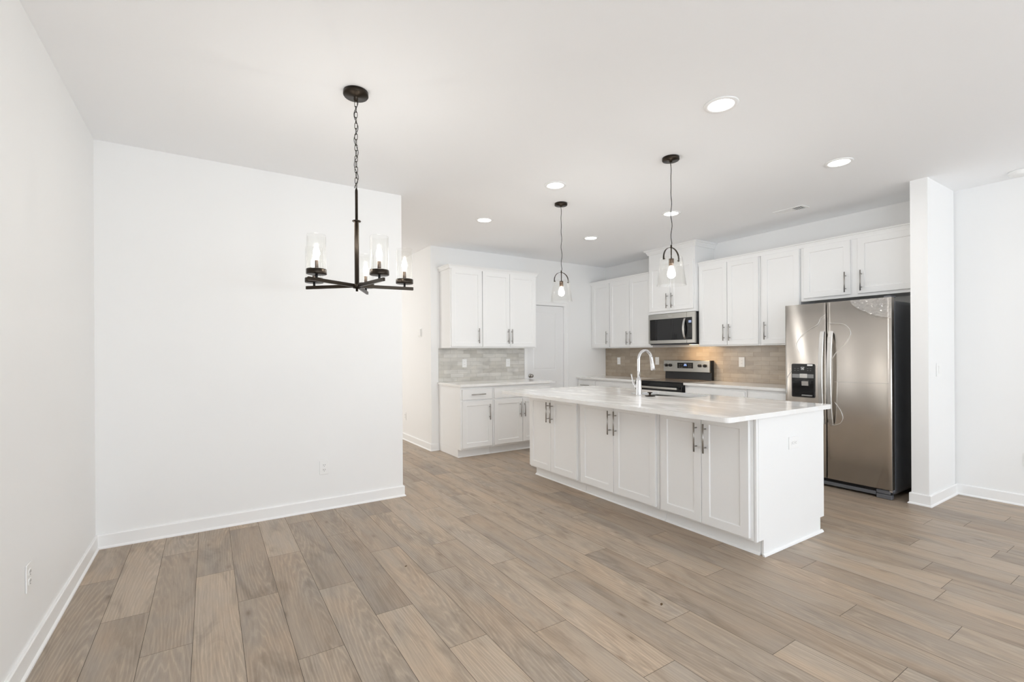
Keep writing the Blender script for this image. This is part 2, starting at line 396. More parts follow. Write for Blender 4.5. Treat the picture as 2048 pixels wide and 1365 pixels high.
# baseboards: board + shoe moulding, profile in (distance from wall, z)
BB = [(0, 0), (.022, 0), (.021, .008), (.014, .015), (.013, .016), (.013, .088), (.009, .094), (0, .094)]
def base_run(name, runs):
    """runs: list of (polyline of wall points in plan, side sign) mitred along the polyline"""
    m = MB()
    for pts in runs:
        n = len(pts); rows = []
        for i, p in enumerate(pts):
            p = Vector(p)
            def nrm(a, b): d = (Vector(b) - Vector(a)).normalized(); return Vector((d.y, -d.x))
            ns = []
            if i > 0: ns.append(nrm(pts[i - 1], pts[i]))
            if i < n - 1: ns.append(nrm(pts[i], pts[i + 1]))
            off = ns[0] if len(ns) == 1 else (ns[0] + ns[1]) / (1 + ns[0].dot(ns[1]))
            rows.append([m.bm.verts.new((p.x + off.x * (d + .0004), p.y + off.y * (d + .0004), z)) for d, z in BB])
        fs = []
        for A, B in zip(rows, rows[1:]): fs += [m.bm.faces.new((A[j], A[(j + 1) % len(BB)], B[(j + 1) % len(BB)], B[j])) for j in range(len(BB))]
        fs += [m.bm.faces.new(rows[0]), m.bm.faces.new(rows[-1][::-1])]; m._tag(fs, M_TRIM, False)
    return struct(name, m)
base_run('baseboard_left', [[(LEFT_X, REAR_Y), (LEFT_X, BACK_Y), (PART_X, BACK_Y), (PART_X, BACK_Y + T), (LEFT_X, BACK_Y + T)]])
base_run('baseboard_hall', [[(LEFT_X, FAR_Y), (HALL_X, FAR_Y), (HALL_X, NOOK_Y), (2.597, NOOK_Y)]])
base_run('baseboard_right', [[(PIL_X + .45, PIL_Y1), (PIL_X, PIL_Y1), (PIL_X, PIL_Y0), (RIGHT_X, PIL_Y0), (RIGHT_X, -2.45)]])
base_run('baseboard_back', [[(4.84, NOOK_Y), (5.03, NOOK_Y)]])

# pantry door
d = MB(); dy = NOOK_Y + .05
def panel_door(mb, x0, x1, z0, z1, yb, t, panels, m):
    """front at yb-t; raised panel in a moulded recess"""
    mb.box(x0, x1, yb - t + .006, yb, z0, z1, m)
    # stiles and rails
    xs_ = [x0, panels[0][0], panels[0][1], x1]
    mb.box(x0, xs_[1], yb - t, yb - t + .006, z0, z1, m); mb.box(xs_[2], x1, yb - t, yb - t + .006, z0, z1, m)
    zs = [z0] + [v for p in panels for v in p[2:]] + [z1]
    for a, b in zip(zs[::2], zs[1::2]): mb.box(xs_[1], xs_[2], yb - t, yb - t + .006, a, b, m)
    for (a, b, c, e) in panels:
        i = .028
        lo = [mb.bm.verts.new((px, yb - t + .006, pz)) for px, pz in ((a + .012, c + .012), (b - .012, c + .012), (b - .012, e - .012), (a + .012, e - .012))]
        hi = [mb.bm.verts.new((px, yb - t + .001, pz)) for px, pz in ((a + i, c + i), (b - i, c + i), (b - i, e - i), (a + i, e - i))]
        fs = [mb.bm.faces.new((lo[j], lo[(j + 1) % 4], hi[(j + 1) % 4], hi[j])) for j in range(4)] + [mb.bm.faces.new(hi)]
        mb._tag(fs, m, False)
dm = MB(); panel_door(dm, DX0 + .004, DX1 - .004, .008, DZ - .004, NOOK_Y + .055, .038, [(4.165, 4.62, .25, .86), (4.165, 4.62, 1.04, 1.925)], M_DOORP)
door = struct('door_1', dm)
cs = MB(); yc = NOOK_Y - .0005
for x0_, x1_ in ((DX0 - .055, DX0 - .002), (DX1 + .002, DX1 + .075)):
    cs.box(x0_, x1_, yc - .011, yc, 0, DZ + .058, M_TRIM, .002)
cs.box(DX0 - .055, DX1 + .075, yc - .0125, yc - .0005, DZ + .002, DZ + .06, M_TRIM, .002)
cs.box(DX1 + .055, DX1 + .0745, yc - .017, yc - .0005, 0, DZ + .06, M_TRIM, .003); cs.box(DX0 - .055, DX1 + .075, yc - .018, yc - .001, DZ + .045, DZ + .0605, M_TRIM, .003)
cs.build('door_casing', door)
MB().lathe([(0, 0), (.032, .0), (.032, .004), (.026, .008), (.012, .012), (.011, .028), (.02, .036), (.027, .048), (.024, .06), (.012, .066), (0, .067)],
           (4.115, NOOK_Y + .016, .955), M_NICKEL, 24, (0, -1, 0)).build('door_knob', door)

# ------------------------------------------------------------------ cabinets (local frame: front face at y=0, x to the right, depth +y)
def bar_pull(mb, x, z, y, L=.20, vert=True, post=.128, r=.0058):
    yb = y - .032
    if vert:
        mb.tube([(x, yb, z - L / 2), (x, yb, z + L / 2)], r, M_NICKEL, 12)
        for s_ in (-1, 1): mb.tube([(x, y, z + s_ * post / 2), (x, yb, z + s_ * post / 2)], .0045, M_NICKEL, 10)
    else:
        mb.tube([(x - L / 2, yb, z), (x + L / 2, yb, z)], r, M_NICKEL, 12)
        for s_ in (-1, 1): mb.tube([(x + s_ * post / 2, y, z), (x + s_ * post / 2, yb, z)], .0045, M_NICKEL, 10)
    return mb
DT = .02
def cabinet(name, label, loc, rz, w, depth, z0, z1, doors=(), drawers=(), toe=None, group=None, hollow=False):
    """doors: (x0,x1,z0,z1,handle_x or None,handle_z); drawers: (x0,x1,z0,z1,pull?)"""
    t = thing(name, label, 'cabinet', loc, rz, group)
    g = .0012; b = MB(); zb = z0 if toe is None else .102
    if hollow:
        b.box(g, .018, 0, depth, zb, z1, M_CAB); b.box(w - .018, w - g, 0, depth, zb, z1, M_CAB)
        b.box(.018, w - .018, 0, .018, zb, z1, M_CAB); b.box(.018, w - .018, depth - .012, depth, zb, z1, M_CAB)
        b.box(.018, w - .018, .018, depth - .012, zb, zb + .018, M_CAB)
    else: b.box(g, w - g, 0, depth, zb, z1, M_CAB, .0012, 1)
    b.build('body', t)
    if toe is not None:
        MB().box(g, w - g, toe, depth, .001, .101, M_CAB).build('toe_kick', t)
        k = MB(); k.prism([(toe - .017, .001), (toe - .001, .001), (toe - .001, .018), (toe - .007, .016), (toe - .013, .011)], 0, g, w - g, M_TRIM); k.build('shoe_moulding', t)
    for (x0_, x1_, a, c, hx, hz) in doors:
        dd = MB().shaker(x0_, x1_, a, c, -.0008, DT, M_CAB).build('door', t)
        if hx is not None: bar_pull(MB(), hx, hz, -DT - .0008).build('handle', dd)
    for (x0_, x1_, a, c, pull) in drawers:
        dd = MB().box(x0_, x1_, -DT - .0008, -.0008, a, c, M_CAB, .0025).build('drawer', t)
        if pull: bar_pull(MB(), (x0_ + x1_) / 2, (a + c) / 2 + .0, -DT - .0008, vert=False).build('handle', dd)
    return t
G_UP = None
RM = -pi / 2
# --- nook (facing -Y): front plane Y
NF = NOOK_Y - .33
cabinet('wall_cabinet', 'single door white wall cabinet at the left end of the coffee nook, above the tile', (2.618, NF, 0), 0, .468, .3285, 1.372, 2.42,
        doors=[(.012, .466 - .004, 1.388, 2.40, .466 - .06, 1.533)])
cabinet('wall_cabinet', 'double door white wall cabinet in the coffee nook beside the white panel door', (3.087, NF, 0), 0, .898, .3285, 1.372, 2.42,
        doors=[(.005, .433, 1.388, 2.40, .40, 1.531), (.438, .872, 1.388, 2.40, .458, 1.531)])
NB = 5.215
cabinet('base_cabinet', 'white base cabinet with one drawer and one door at the left end of the nook', (2.60, NB, 0), 0, .462, NOOK_Y - NB - .001, 0, .882,
        doors=[(.024, .447, .125, .703, .447 - .045, .558)], drawers=[(.024, .447, .722, .852, True)], toe=.075)
cabinet('base_cabinet', 'double door white nook base cabinet partly hidden behind the left end of the island', (3.063, NB, 0), 0, .925, NOOK_Y - NB - .001, 0, .882,
        doors=[(.016, .450, .125, .703, .41, .56), (.456, .895, .125, .703, .475, .56)], drawers=[(.016, .895, .722, .852, False)], toe=.075)
# --- main wall (facing -X); local x = from left (high Y) to right
UF = MAIN_X - .33
def mloc(yleft, xf): return (xf, yleft, 0)
cabinet('wall_cabinet', 'narrow single door white wall cabinet in the far kitchen corner', mloc(NOOK_Y - .001, UF), RM, .439, .329, 1.372, 2.42,
        doors=[(.05, .43, 1.388, 2.40, .395, 1.537)])
cabinet('wall_cabinet', 'double door white wall cabinet just left of the microwave', mloc(5.42, UF), RM, .842, .329, 1.372, 2.42,
        doors=[(.01, .418, 1.388, 2.40, .383, 1.52), (.424, .83, 1.388, 2.40, .459, 1.52)])
MF = MAIN_X - .405
cabinet('wall_cabinet', 'raised deeper white wall cabinet reaching the ceiling above the microwave', mloc(4.574, MF), RM, .76, .404, 1.832, 2.69,
        doors=[(.02, .376, 1.868, 2.50, .338, 2.0), (.382, .74, 1.868, 2.50, .42, 2.0)])
cabinet('wall_cabinet', 'double door white wall cabinet just right of the microwave', mloc(3.811, UF), RM, .806, .329, 1.372, 2.42,
        doors=[(.008, .398, 1.388, 2.40, .365, 1.537), (.405, .79, 1.388, 2.40, .44, 1.537)])
cabinet('wall_cabinet', 'single door tall white wall cabinet next to the refrigerator', mloc(3.003, UF), RM, .436, .329, 1.372, 2.42,
        doors=[(.028, .43, 1.388, 2.40, .065, 1.537)])
cabinet('wall_cabinet', 'short double door white cabinet above the steel refrigerator', mloc(2.565, UF), RM, 1.034, .329, 1.832, 2.42,
        doors=[(.038, .470, 1.862, 2.40, .432, 1.985), (.532, 1.02, 1.862, 2.40, .567, 1.985)])
BF = 5.055
cabinet('base_cabinet', 'white corner base cabinet with drawer at the far end of the kitchen wall', mloc(NOOK_Y - .001, BF), RM, .424, MAIN_X - BF - .001, 0, .882,
        doors=[(.03, .405, .125, .703, .36, .56)], drawers=[(.03, .405, .722, .852, True)], toe=.075)
cabinet('base_cabinet', 'white base cabinet with a drawer left of the range, behind the faucet', mloc(5.434, BF), RM, .856, MAIN_X - BF - .001, 0, .882,
        doors=[(.01, .42, .125, .703, .38, .56), (.426, .846, .125, .703, .466, .56)], drawers=[(.01, .846, .722, .852, True)], toe=.075)
cabinet('base_cabinet', 'wide white base cabinet with a drawer right of the range', mloc(3.811, BF), RM, .816, MAIN_X - BF - .001, 0, .882,
        doors=[(.018, .40, .125, .703, .36, .56), (.406, .792, .125, .703, .446, .56)], drawers=[(.018, .792, .722, .852, True)], toe=.075)
cabinet('base_cabinet', 'narrower white base cabinet with a drawer left of the refrigerator', mloc(2.994, BF), RM, .448, MAIN_X - BF - .001, 0, .882,
        doors=[(.028, .43, .125, .703, .07, .56)], drawers=[(.028, .43, .722, .852, True)], toe=.075)

# crown mouldings: profile (out, z) swept along plan polyline of the cabinet fronts
def crown(label, pts, z0, h, out, closed_ends=True):
    prof = [(0, 0), (.010, 0), (.012, h * .2), (out * .45, h * .42), (out * .62, h * .70), (out * .86, h * .74), (out * .9, h * .86), (out, h * .9), (out, h), (0, h)]
    m = MB(); n = len(pts); rows = []
    for i, p in enumerate(pts):
        p = Vector(p); ns = []
        def nrm(a, b): d_ = (Vector(b) - Vector(a)).normalized(); return Vector((d_.y, -d_.x))
        if i > 0: ns.append(nrm(pts[i - 1], pts[i]))
        if i < n - 1: ns.append(nrm(pts[i], pts[i + 1]))
        off = ns[0] if len(ns) == 1 else (ns[0] + ns[1]) / (1 + ns[0].dot(ns[1]))
        rows.append([m.bm.verts.new((p.x + off.x * d_, p.y + off.y * d_, z0 + z)) for d_, z in prof])
    fs = []
    for A, B in zip(rows, rows[1:]): fs += [m.bm.faces.new((A[j], A[(j + 1) % len(prof)], B[(j + 1) % len(prof)], B[j])) for j in range(len(prof))]
    fs += [m.bm.faces.new(rows[0]), m.bm.faces.new(rows[-1][::-1])]; m._tag(fs, M_CAB, False)
    return tag(m.build('crown_moulding'), label, 'moulding')
e = .0015
crown('stepped white crown moulding capping the coffee nook wall cabinets', [(2.618 - e, NOOK_Y - e), (2.618 - e, NF - e), (3.985 + e, NF - e), (3.985 + e, NOOK_Y - e)], 2.402, .05, .034)
crown('white crown moulding capping the wall cabinets left of the microwave', [(UF - e, NOOK_Y - .002), (UF - e, 4.577)], 2.402, .055, .034)
crown('white crown moulding from the microwave cabinet to the stub wall', [(UF - e, 3.812), (UF - e, 1.531)], 2.402, .055, .034)
crown('high white crown moulding at the ceiling around the microwave cabinet', [(MAIN_X - e, 4.574 + e), (MF - e, 4.574 + e), (MF - e, 3.814 - e), (MAIN_X - e, 3.814 - e)], 2.672, .069, .05)

# worktops
def slab(name, label, x0, x1, y0, y1, cat='worktop'):
    return tag(MB().box(x0, x1, y0, y1, .884, .914, M_QUARTZ, .0025, 2).build(name), label, cat)
slab('worktop', 'white quartz worktop of the coffee nook', 2.582, 4.005, NB - .038, NOOK_Y - .001)
slab('worktop', 'white quartz worktop in the far corner left of the range', 5.017, MAIN_X - .001, 4.577, NOOK_Y - .001)
slab('worktop', 'white quartz worktop between range and refrigerator', 5.017, MAIN_X - .001, 2.546, 3.811)
tag(MB().box(2.60, 3.99, NOOK_Y - .0095, NOOK_Y - .0008, .9145, 1.3715, M_TILEX).build('tile_backsplash'), 'greige glazed brick tile behind the coffee nook worktop, painted paler for daylight', 'backsplash')
tag(MB().box(MAIN_X - .0095, MAIN_X - .0008, 2.546, NOOK_Y - .001, .9145, 1.3715, M_TILEY).build('tile_backsplash'), 'greige glazed brick tile along the kitchen wall behind the range, painted darker and warmer for its shade', 'backsplash')

# ------------------------------------------------------------------ island
IX, IYA, IYB = 2.873, 1.662, 4.10
fx = IX
def isl(label, yl, w_, doors): return cabinet('island_cabinet', label, (fx, yl, 0), RM, w_, .31, 0, .883, doors=doors, toe=.075)
DZ0, DZ1 = .118, .862
hz = .707
isl('leftmost double door white cabinet of the island front', 4.10, .79, [(.012, .374, DZ0, DZ1, .345, hz), (.378, .766, DZ0, DZ1, .408, hz)])
isl('middle double door white cabinet of the island front', 3.309, .911, [(.030, .444, DZ0, DZ1, .411, hz), (.448, .888, DZ0, DZ1, .481, hz)])
isl('rightmost double door white cabinet of the island front, nearest the end panel', 2.397, .734, [(.026, .372, DZ0, DZ1, .338, hz), (.376, .712, DZ0, DZ1, .410, hz)])
# end panel with toe notches, face frame edge
ep = MB(); ep.prism([(2.898, .102), (2.951, .102), (2.951, .001), (3.69, .001), (3.69, .102), (3.745, .102), (3.745, .883), (2.898, .883)], 1, 1.6455, 1.661, M_CAB, .001)
eo = tag(ep.build('end_panel'), 'plain white end panel closing the island beside the refrigerator aisle', 'panel')
MB().prism([(2.873, .102), (2.895, .102), (2.895, .883), (2.873, .883)], 1, 1.6455, 1.661, M_CAB, .001).build('face_frame_edge', eo)
MB().prism([(1.6445, .001), (1.6445, .018), (1.640, .017), (1.632, .011), (1.628, .001)], 0, 2.936, 3.706, M_TRIM).build('shoe_moulding', eo)
# rear row of island cabinets, facing the range (hollow, carries the sink)
t = thing('island_cabinet', 'rear island sink cabinet facing the range, under the worktop', 'cabinet', (3.745, IYA, 0), pi / 2)
b = MB(); Wd = IYB - IYA
b.box(.001, Wd - .001, 0, .018, .102, .883, M_CAB); b.box(.001, .019, .018, .555, .102, .883, M_CAB); b.box(Wd - .019, Wd - .001, .018, .555, .102, .883, M_CAB)
b.box(.019, Wd - .019, .018, .555, .102, .12, M_CAB); b.build('body', t)
MB().box(.001, Wd - .001, .06, .555, .001, .101, M_CAB).build('toe_kick', t)
for k in range(5):
    x0_ = .02 + k * (Wd - .04) / 5
    dd = MB().shaker(x0_ + .004, x0_ + (Wd - .04) / 5 - .004, DZ0, DZ1, -.0008, DT, M_CAB).build('door', t)
    bar_pull(MB(), x0_ + .45 * (k % 2) + (.04 if k % 2 == 0 else 0), hz, -DT - .0008).build('handle', dd)

# island worktop with rounded corners and sink cut-out
SX0, SX1, SY0, SY1 = 3.325, 3.715, 2.52, 3.12
def rrect(x0, x1, y0, y1, r, n=6):
    P = []
    for cx, cy, a in ((x1 - r, y1 - r, 0), (x0 + r, y1 - r, 90), (x0 + r, y0 + r, 180), (x1 - r, y0 + r, 270)):
        P += [(cx + r * cos(radians(a + 90 * i / n)), cy + r * sin(radians(a + 90 * i / n))) for i in range(n + 1)]
    return P
def island_top():
    bm = bmesh.new(); es = []
    for P in (rrect(2.512, 3.782, 1.602, 4.115, .03), rrect(SX0, SX1, SY0, SY1, .03)):
        vs = [bm.verts.new((x, y, .914)) for x, y in P]; es += [bm.edges.new((vs[i], vs[(i + 1) % len(vs)])) for i in range(len(vs))]
    r = bmesh.ops.triangle_fill(bm, use_beauty=True, edges=es)
    top = [f for f in bm.faces]
    ex = bmesh.ops.extrude_face_region(bm, geom=top)
    vs = [v for v in ex['geom'] if isinstance(v, bmesh.types.BMVert)]
    bmesh.ops.translate(bm, verts=vs, vec=(0, 0, -.03))
    bmesh.ops.recalc_face_normals(bm, faces=bm.faces[:])
    me = bpy.data.meshes.new('island_worktop'); bm.to_mesh(me); bm.free(); me.materials.append(M_QUARTZI)
    o = bpy.data.objects.new('island_worktop', me); COL.objects.link(o)
    bv = o.modifiers.new('bevel', 'BEVEL'); bv.width = .0025; bv.segments = 2; bv.limit_method = 'ANGLE'
    tag(o, 'long glossy white quartz worktop of the island with sink cut-out', 'worktop')
island_top()
# sink bowl
s = MB(); P0 = rrect(SX0 - .008, SX1 + .008, SY0 - .008, SY1 + .008, .035); P1 = rrect(SX0 - .002, SX1 + .002, SY0 - .002, SY1 + .002, .032)
P2 = rrect(SX0 + .01, SX1 - .01, SY0 + .01, SY1 - .01, .04); P3 = rrect(SX0 + .03, SX1 - .03, SY0 + .03, SY1 - .03, .03)
rings = [[s.bm.verts.new((x, y, z)) for x, y in P] for P, z in ((P0, .8825), (P1, .8825), (P2, .70), (P3, .682))]
fs = []
for A, B in zip(rings, rings[1:]): fs += [s.bm.faces.new((A[i], A[(i + 1) % len(A)], B[(i + 1) % len(A)], B[i])) for i in range(len(A))]
fs.append(s.bm.faces.new(rings[-1])); s._tag(fs, M_SINK, True)
sk = tag(s.build('sink'), 'undermount stainless steel sink bowl set in the island worktop', 'sink')
MB().lathe([(0, .003), (.02, .003), (.022, .0), (.045, .002), (.045, 0.)], (3.52, 2.82, .6822), M_SINK, 24).build('drain', sk)
# faucet: base at (FXp, FYp)
FXp, FYp = 3.268, 2.955
fa = thing('faucet', 'tall chrome gooseneck pull-down faucet on the island beside the sink', 'faucet', (FXp, FYp, .9145), 0)
MB().lathe([(0, 0), (.0285, 0), (.0285, .004), (.0265, .01), (.024, .12), (.022, .145), (.0155, .152), (0, .152)], (0, 0, 0), M_CHROME, 28).build('body', fa)
rz_ = .085; top = .315; pts = [(0, 0, .15), (0, 0, .22)] + [(rz_ - rz_ * cos(a), 0, top + rz_ * sin(a)) for a in [radians(q) for q in range(0, 166, 11)]]
MB().tube(pts, .0135, M_CHROME, 16).build('spout', fa)
aend = radians(165); pe = Vector((rz_ - rz_ * cos(aend), 0, top + rz_ * sin(aend))); dirv = Vector((sin(aend), 0, cos(aend)))
dirv = Vector((.22, 0, -.975)).normalized()
MB().lathe([(0, -.004), (.0145, -.004), (.015, 0), (.0165, .03), (.021, .085), (.022, .115), (.019, .12), (0, .12)], pe, M_CHROME, 24, dirv).build('spray_head', fa)
hb = MB(); side = Vector((.975, 0, .22)); c0 = pe + dirv * .055 + side * .019
hb.tube([c0, c0 + dirv * .05 + side * .002], [.007, .006], M_BLACKP, 10); hb.build('spray_button', fa)
lv = MB(); lv.tube([(0, .02, .075), (0, .05, .078)], .0155, M_CHROME, 16); lv.tube([(0, .05, .08), (0, .065, .10), (-.0, .085, .165), (0, .088, .185)], [.008, .006, .0055, .008], M_CHROME, 12); lv.build('lever', fa)
# stopper on the worktop
st = MB(); st.lathe([(0, 0), (.042, 0), (.044, .003), (.040, .006), (.012, .009), (.009, .012), (.009, .024), (.012, .028), (.022, .031), (.022, .036), (0, .038)], (0, 0, 0), M_BRONZE, 28)
tag(st.build('sink_stopper', loc=(3.235, 2.80, .9145)), 'small dark sink stopper lying on the island beside the faucet', 'stopper')

# ------------------------------------------------------------------ refrigerator (facing -X)
FY1, FY0 = 2.530, 1.638      # left / right edges
rf = thing('refrigerator', 'stainless steel side by side refrigerator with water dispenser beside the stub wall', 'refrigerator', (0, 0, 0))
XB0, XB1 = 5.022, 5.655
prof = [(XB0, FY0 + .004), (XB1, FY0 + .004), (XB1, FY1 - .004), (XB0, FY1 - .004)]
b = MB(); b.box(XB0, XB1, FY0 + .004, FY1 - .004, .028, 1.745, M_GREYP, .034, 5); b.build('body', rf)
FXF = 4.957
def fdoor(y0, y1, z0, z1):
    n = 14; P = []
    for i in range(n + 1):
        s_ = i / n; yy = y0 + (y1 - y0) * s_
        edge = min(s_, 1 - s_) * (y1 - y0)
        bow = -.007 * (1 - (2 * s_ - 1) ** 2)
        P.append((FXF + bow, yy))
    P = [(FXF + .003, y0 - .0)] + [(p[0], min(max(p[1], y0 + .003), y1 - .003)) for p in P] + [(FXF + .003, y1)]
    P += [(5.012, y1), (5.012, y0)]
    return MB().prism(P, 2, z0, z1, M_STEEL, smooth=False)
GY = 2.150
dl = fdoor(GY + .0035, FY1, .088, 1.765); dr = fdoor(FY0, GY - .0035, .088, 1.765)
DLo = dl.build('door', rf); DRo = dr.build('door', rf)
for o_, lb in ((DLo, 'narrow left freezer door with the dispenser'), (DRo, 'wide right door with film remnants')): o_['label'] = lb
for o_ in (DLo, DRo):
    for p in o_.data.polygons: p.use_smooth = abs(p.normal.z) < .5 and p.normal.x < -.5
MB().box(5.0125, 5.0215, FY0 + .012, FY1 - .012, .09, 1.755, M_BLACKP).build('door_gasket', rf)
def fhandle(yc, par):
    m = MB(); n = 16; rows = []
    for i in range(n + 1):
        s_ = i / n; z = .602 + (1.488 - .602) * s_; out = .018 + .042 * sin(pi * s_) ** .8; x = FXF - .007 - out
        hw = .0195
        rows.append([m.bm.verts.new((x + dx, yc + dy, z)) for dx, dy in ((.003, -hw), (0, -hw + .003), (0, hw - .003), (.003, hw), (.016, hw), (.016, -hw))])
    fs = []
    for A, B in zip(rows, rows[1:]): fs += [m.bm.faces.new((A[j], A[(j + 1) % 6], B[(j + 1) % 6], B[j])) for j in range(6)]
    fs += [m.bm.faces.new(rows[0]), m.bm.faces.new(rows[-1])]; m._tag(fs, M_STEELH, False)
    for z in (.602, 1.474): m.box(FXF - .022, FXF - .002, yc - .019, yc + .019, z, z + .014, M_STEELH)
    m.build('handle', par)
fhandle(2.178, DLo); fhandle(2.104, DRo)
# dispenser
xd = FXF - .0035
D = MB(); D.prism([(y, z) for y, z in rrect(2.247, 2.462, .845, 1.176, .012, 4)], 0, xd - .010, FXF + .004, M_BLACKP); D.build('dispenser_frame', DLo)
R_ = MB(); R_.box(xd - .0112, xd - .0102, 2.258, 2.451, .855, 1.035, M_BLACKG); R_.build('dispenser_recess', DLo)
MB().box(xd - .015, xd - .0104, 2.255, 2.455, 1.036, 1.074, M_DGREY, .002).build('dispenser_trim', DLo)
MB().box(xd - .018, xd - .0152, 2.312, 2.382, 1.036, 1.078, M_STEELH, .001).build('dispenser_light', DLo)
pd = MB(); pd.prism([(xd - .0115, .955), (xd - .03, .962), (xd - .034, 1.005), (xd - .0115, 1.015)], 1, 2.296, 2.358, M_STEELH); pd.build('dispenser_paddle', DLo)
MB().box(xd - .030, xd - .0115, 2.265, 2.36, .860, .872, M_DGREY, .002).build('drip_tray', DLo)
MB().box(xd - .0112, xd - .0102, 2.266, 2.315, 1.156, 1.171, M_PLATE).build('label_sticker', DLo)
ic = MB()
def icon(y0, y1, z0, z1, m=M_DGREY): ic.box(xd - .0111, xd - .0102, y0, y1, z0, z1, m)
for q in ((2.345, 2.348, 1.118, 1.142), (2.368, 2.371, 1.118, 1.142), (2.345, 2.371, 1.1165, 1.119), (2.340, 2.376, 1.141, 1.144), (2.352, 2.364, 1.123, 1.134)): icon(*q, M_WHITEP)
ic.build('cup_icon', DLo)
for y in (2.40, 2.43, 2.31, 2.285): ic = MB(); icon(y - .008, y + .008, 1.128, 1.1305); ic.build('button_mark', DLo); ic = MB(); icon(y - .006, y + .006, 1.108, 1.111); ic.build('button_mark', DLo)
# grille, hinge cover, feet
g = MB(); g.box(4.992, 5.02, FY0 + .02, FY1 - .02, .030, .080, M_BLACKP)
for i in range(4): g.box(4.985, 4.992, 1.765, FY1 - .02, .058 + i * .007, .061 + i * .007, M_BLACKP)
g.box(4.975, 4.992, 1.765, FY1 - .02, .022, .054, M_GREYM, .003); g.build('kick_grille', rf)
g = MB(); g.box(4.968, 5.02, FY0 + .01, 1.760, .002, .040, M_GREYM, .004); g.box(4.970, 5.02, FY0 + .022, 1.760, .045, .078, M_GREYM, .003)
g.box(4.972, 4.99, FY0 + .004, FY0 + .03, .066, .084, M_CHROME, .003); g.build('hinge_bracket', rf)
g = MB(); g.box(4.975, 5.09, FY0 + .01, FY0 + .06, 1.7665, 1.78, M_GREYM, .003); g.build('hinge_cover', rf)
for yy in (FY0 + .08, FY1 - .08):
    for xx in (5.08, 5.58): MB().lathe([(0, 0), (.018, 0), (.018, .010), (.008, .012), (.008, .03), (0, .03)], (xx, yy, .0005), M_BLACKP, 16).build('foot', rf)
# protective film: crinkled patch at the top right corner, and long film edges
def doorx(y, y0, y1): s_ = (y - y0) / (y1 - y0); return FXF - .007 * (1 - (2 * s_ - 1) ** 2)
def film_patch():
    import mathutils
    from mathutils import noise as mn
    m = MB(); nu, nv = 46, 26; ya, yb = FY0 - .001, 1.945; G = {}
    for i in range(nu + 1):
        for j in range(nv + 1):
            u, v = i / nu, j / nv
            y = ya + (yb - ya) * u
            lower = .195 * (1 - u) ** .55 if u > .22 else .195 * (.78 ** .55) + .012 * (1 - u / .22)
            lower += .012 * mn.noise(Vector((u * 9, 3, 0)))
            z = 1.764 - max(.004, lower) * v
            q = Vector((y * 26, z * 26, 1.7))
            h_ = abs(mn.noise(q)) * .008 + abs(mn.noise(q * 2.3)) * .002
            G[i, j] = m.bm.verts.new((doorx(y, FY0, GY - .0035) - .0015 - h_, y, z))
    fs = [m.bm.faces.new((G[i, j], G[i + 1, j], G[i + 1, j + 1], G[i, j + 1])) for i in range(nu) for j in range(nv)]
    m._tag(fs, M_FILM, False); m.build('protective_film', DRo)
film_patch()
M_FEDGE = thin_glass('film_edge', (.97, .97, .97), .55, .35, .4)
def film_edge(par, pts, y0, y1, w_=.004):
    m = MB(); P = []
    for a, b_ in zip(pts, pts[1:]):
        for k in range(6): P.append((a[0] + (b_[0] - a[0]) * k / 6, a[1] + (b_[1] - a[1]) * k / 6))
    P.append(pts[-1])
    for _ in range(4): P = [P[0]] + [((P[i - 1][0] + 2 * P[i][0] + P[i + 1][0]) / 4, (P[i - 1][1] + 2 * P[i][1] + P[i + 1][1]) / 4) for i in range(1, len(P) - 1)] + [P[-1]]
    m.tube([(doorx(y, y0, y1) - .0022, y, z) for y, z in P], [w_ * .5 * (.6 + .5 * abs(sin(i * .9))) for i in range(len(P))], M_FEDGE, 6); m.build('protective_film', par)
film_edge(DRo, [(2.135, 1.566), (2.0, 1.556), (1.955, 1.515), (1.938, 1.46), (1.975, 1.385), (2.06, 1.30), (2.105, 1.22)], FY0, GY - .0035)
film_edge(DRo, [(2.08, .82), (2.03, .75), (2.005, .68), (2.03, .62), (2.11, .592)], FY0, GY - .0035)
film_edge(DRo, [(2.08, 1.012), (1.9, 1.012), (1.66, 1.016)], FY0, GY - .0035, .0028)
film_edge(DLo, [(2.16, 1.645), (2.20, 1.62), (2.215, 1.56), (2.30, 1.515), (2.385, 1.44), (2.43, 1.36), (2.39, 1.28)], GY + .0035, FY1, .005)
film_edge(DLo, [(2.47, 1.10), (2.51, 1.04), (2.515, .93), (2.52, .86)], GY + .0035, FY1, .006)

# ------------------------------------------------------------------ range
rg = thing('range', 'black and stainless electric range with back control panel between the worktops', 'range', (0, 0, 0))
RY0, RY1 = 3.8125, 4.5755
MB().box(5.035, 5.66, RY0 + .002, RY1 - .002, .02, .905, M_BLACKP, .003).build('body', rg)
M_COOK = mat('cooktop_glass', (.16, .14, .125), .2)
c = MB(); c.box(4.992, 5.60, RY0, RY1, .9055, .917, M_BLACKG, .003); c.box(5.0, 5.598, RY0 + .006, RY1 - .006, .917, .921, M_COOK, .001)
M_RING = mat('burner_ring', (.08, .075, .07), .25)
for yy, xx, r_ in ((4.0, 5.16, .10), (4.38, 5.16, .085), (4.0, 5.44, .075), (4.38, 5.44, .10)):
    c.lathe([(r_, .0), (r_ - .003, .0)], (xx, yy, .9213), M_RING, 40)
c.build('cooktop', rg)
bg_ = MB(); bg_.prism([(5.612, .9215), (5.668, .9215), (5.668, 1.185), (5.61, 1.185), (5.61, 1.03), (5.62, 1.02)], 1, RY0 + .004, RY1 - .004, M_BLACKP, .002); bg_.build('backguard', rg)
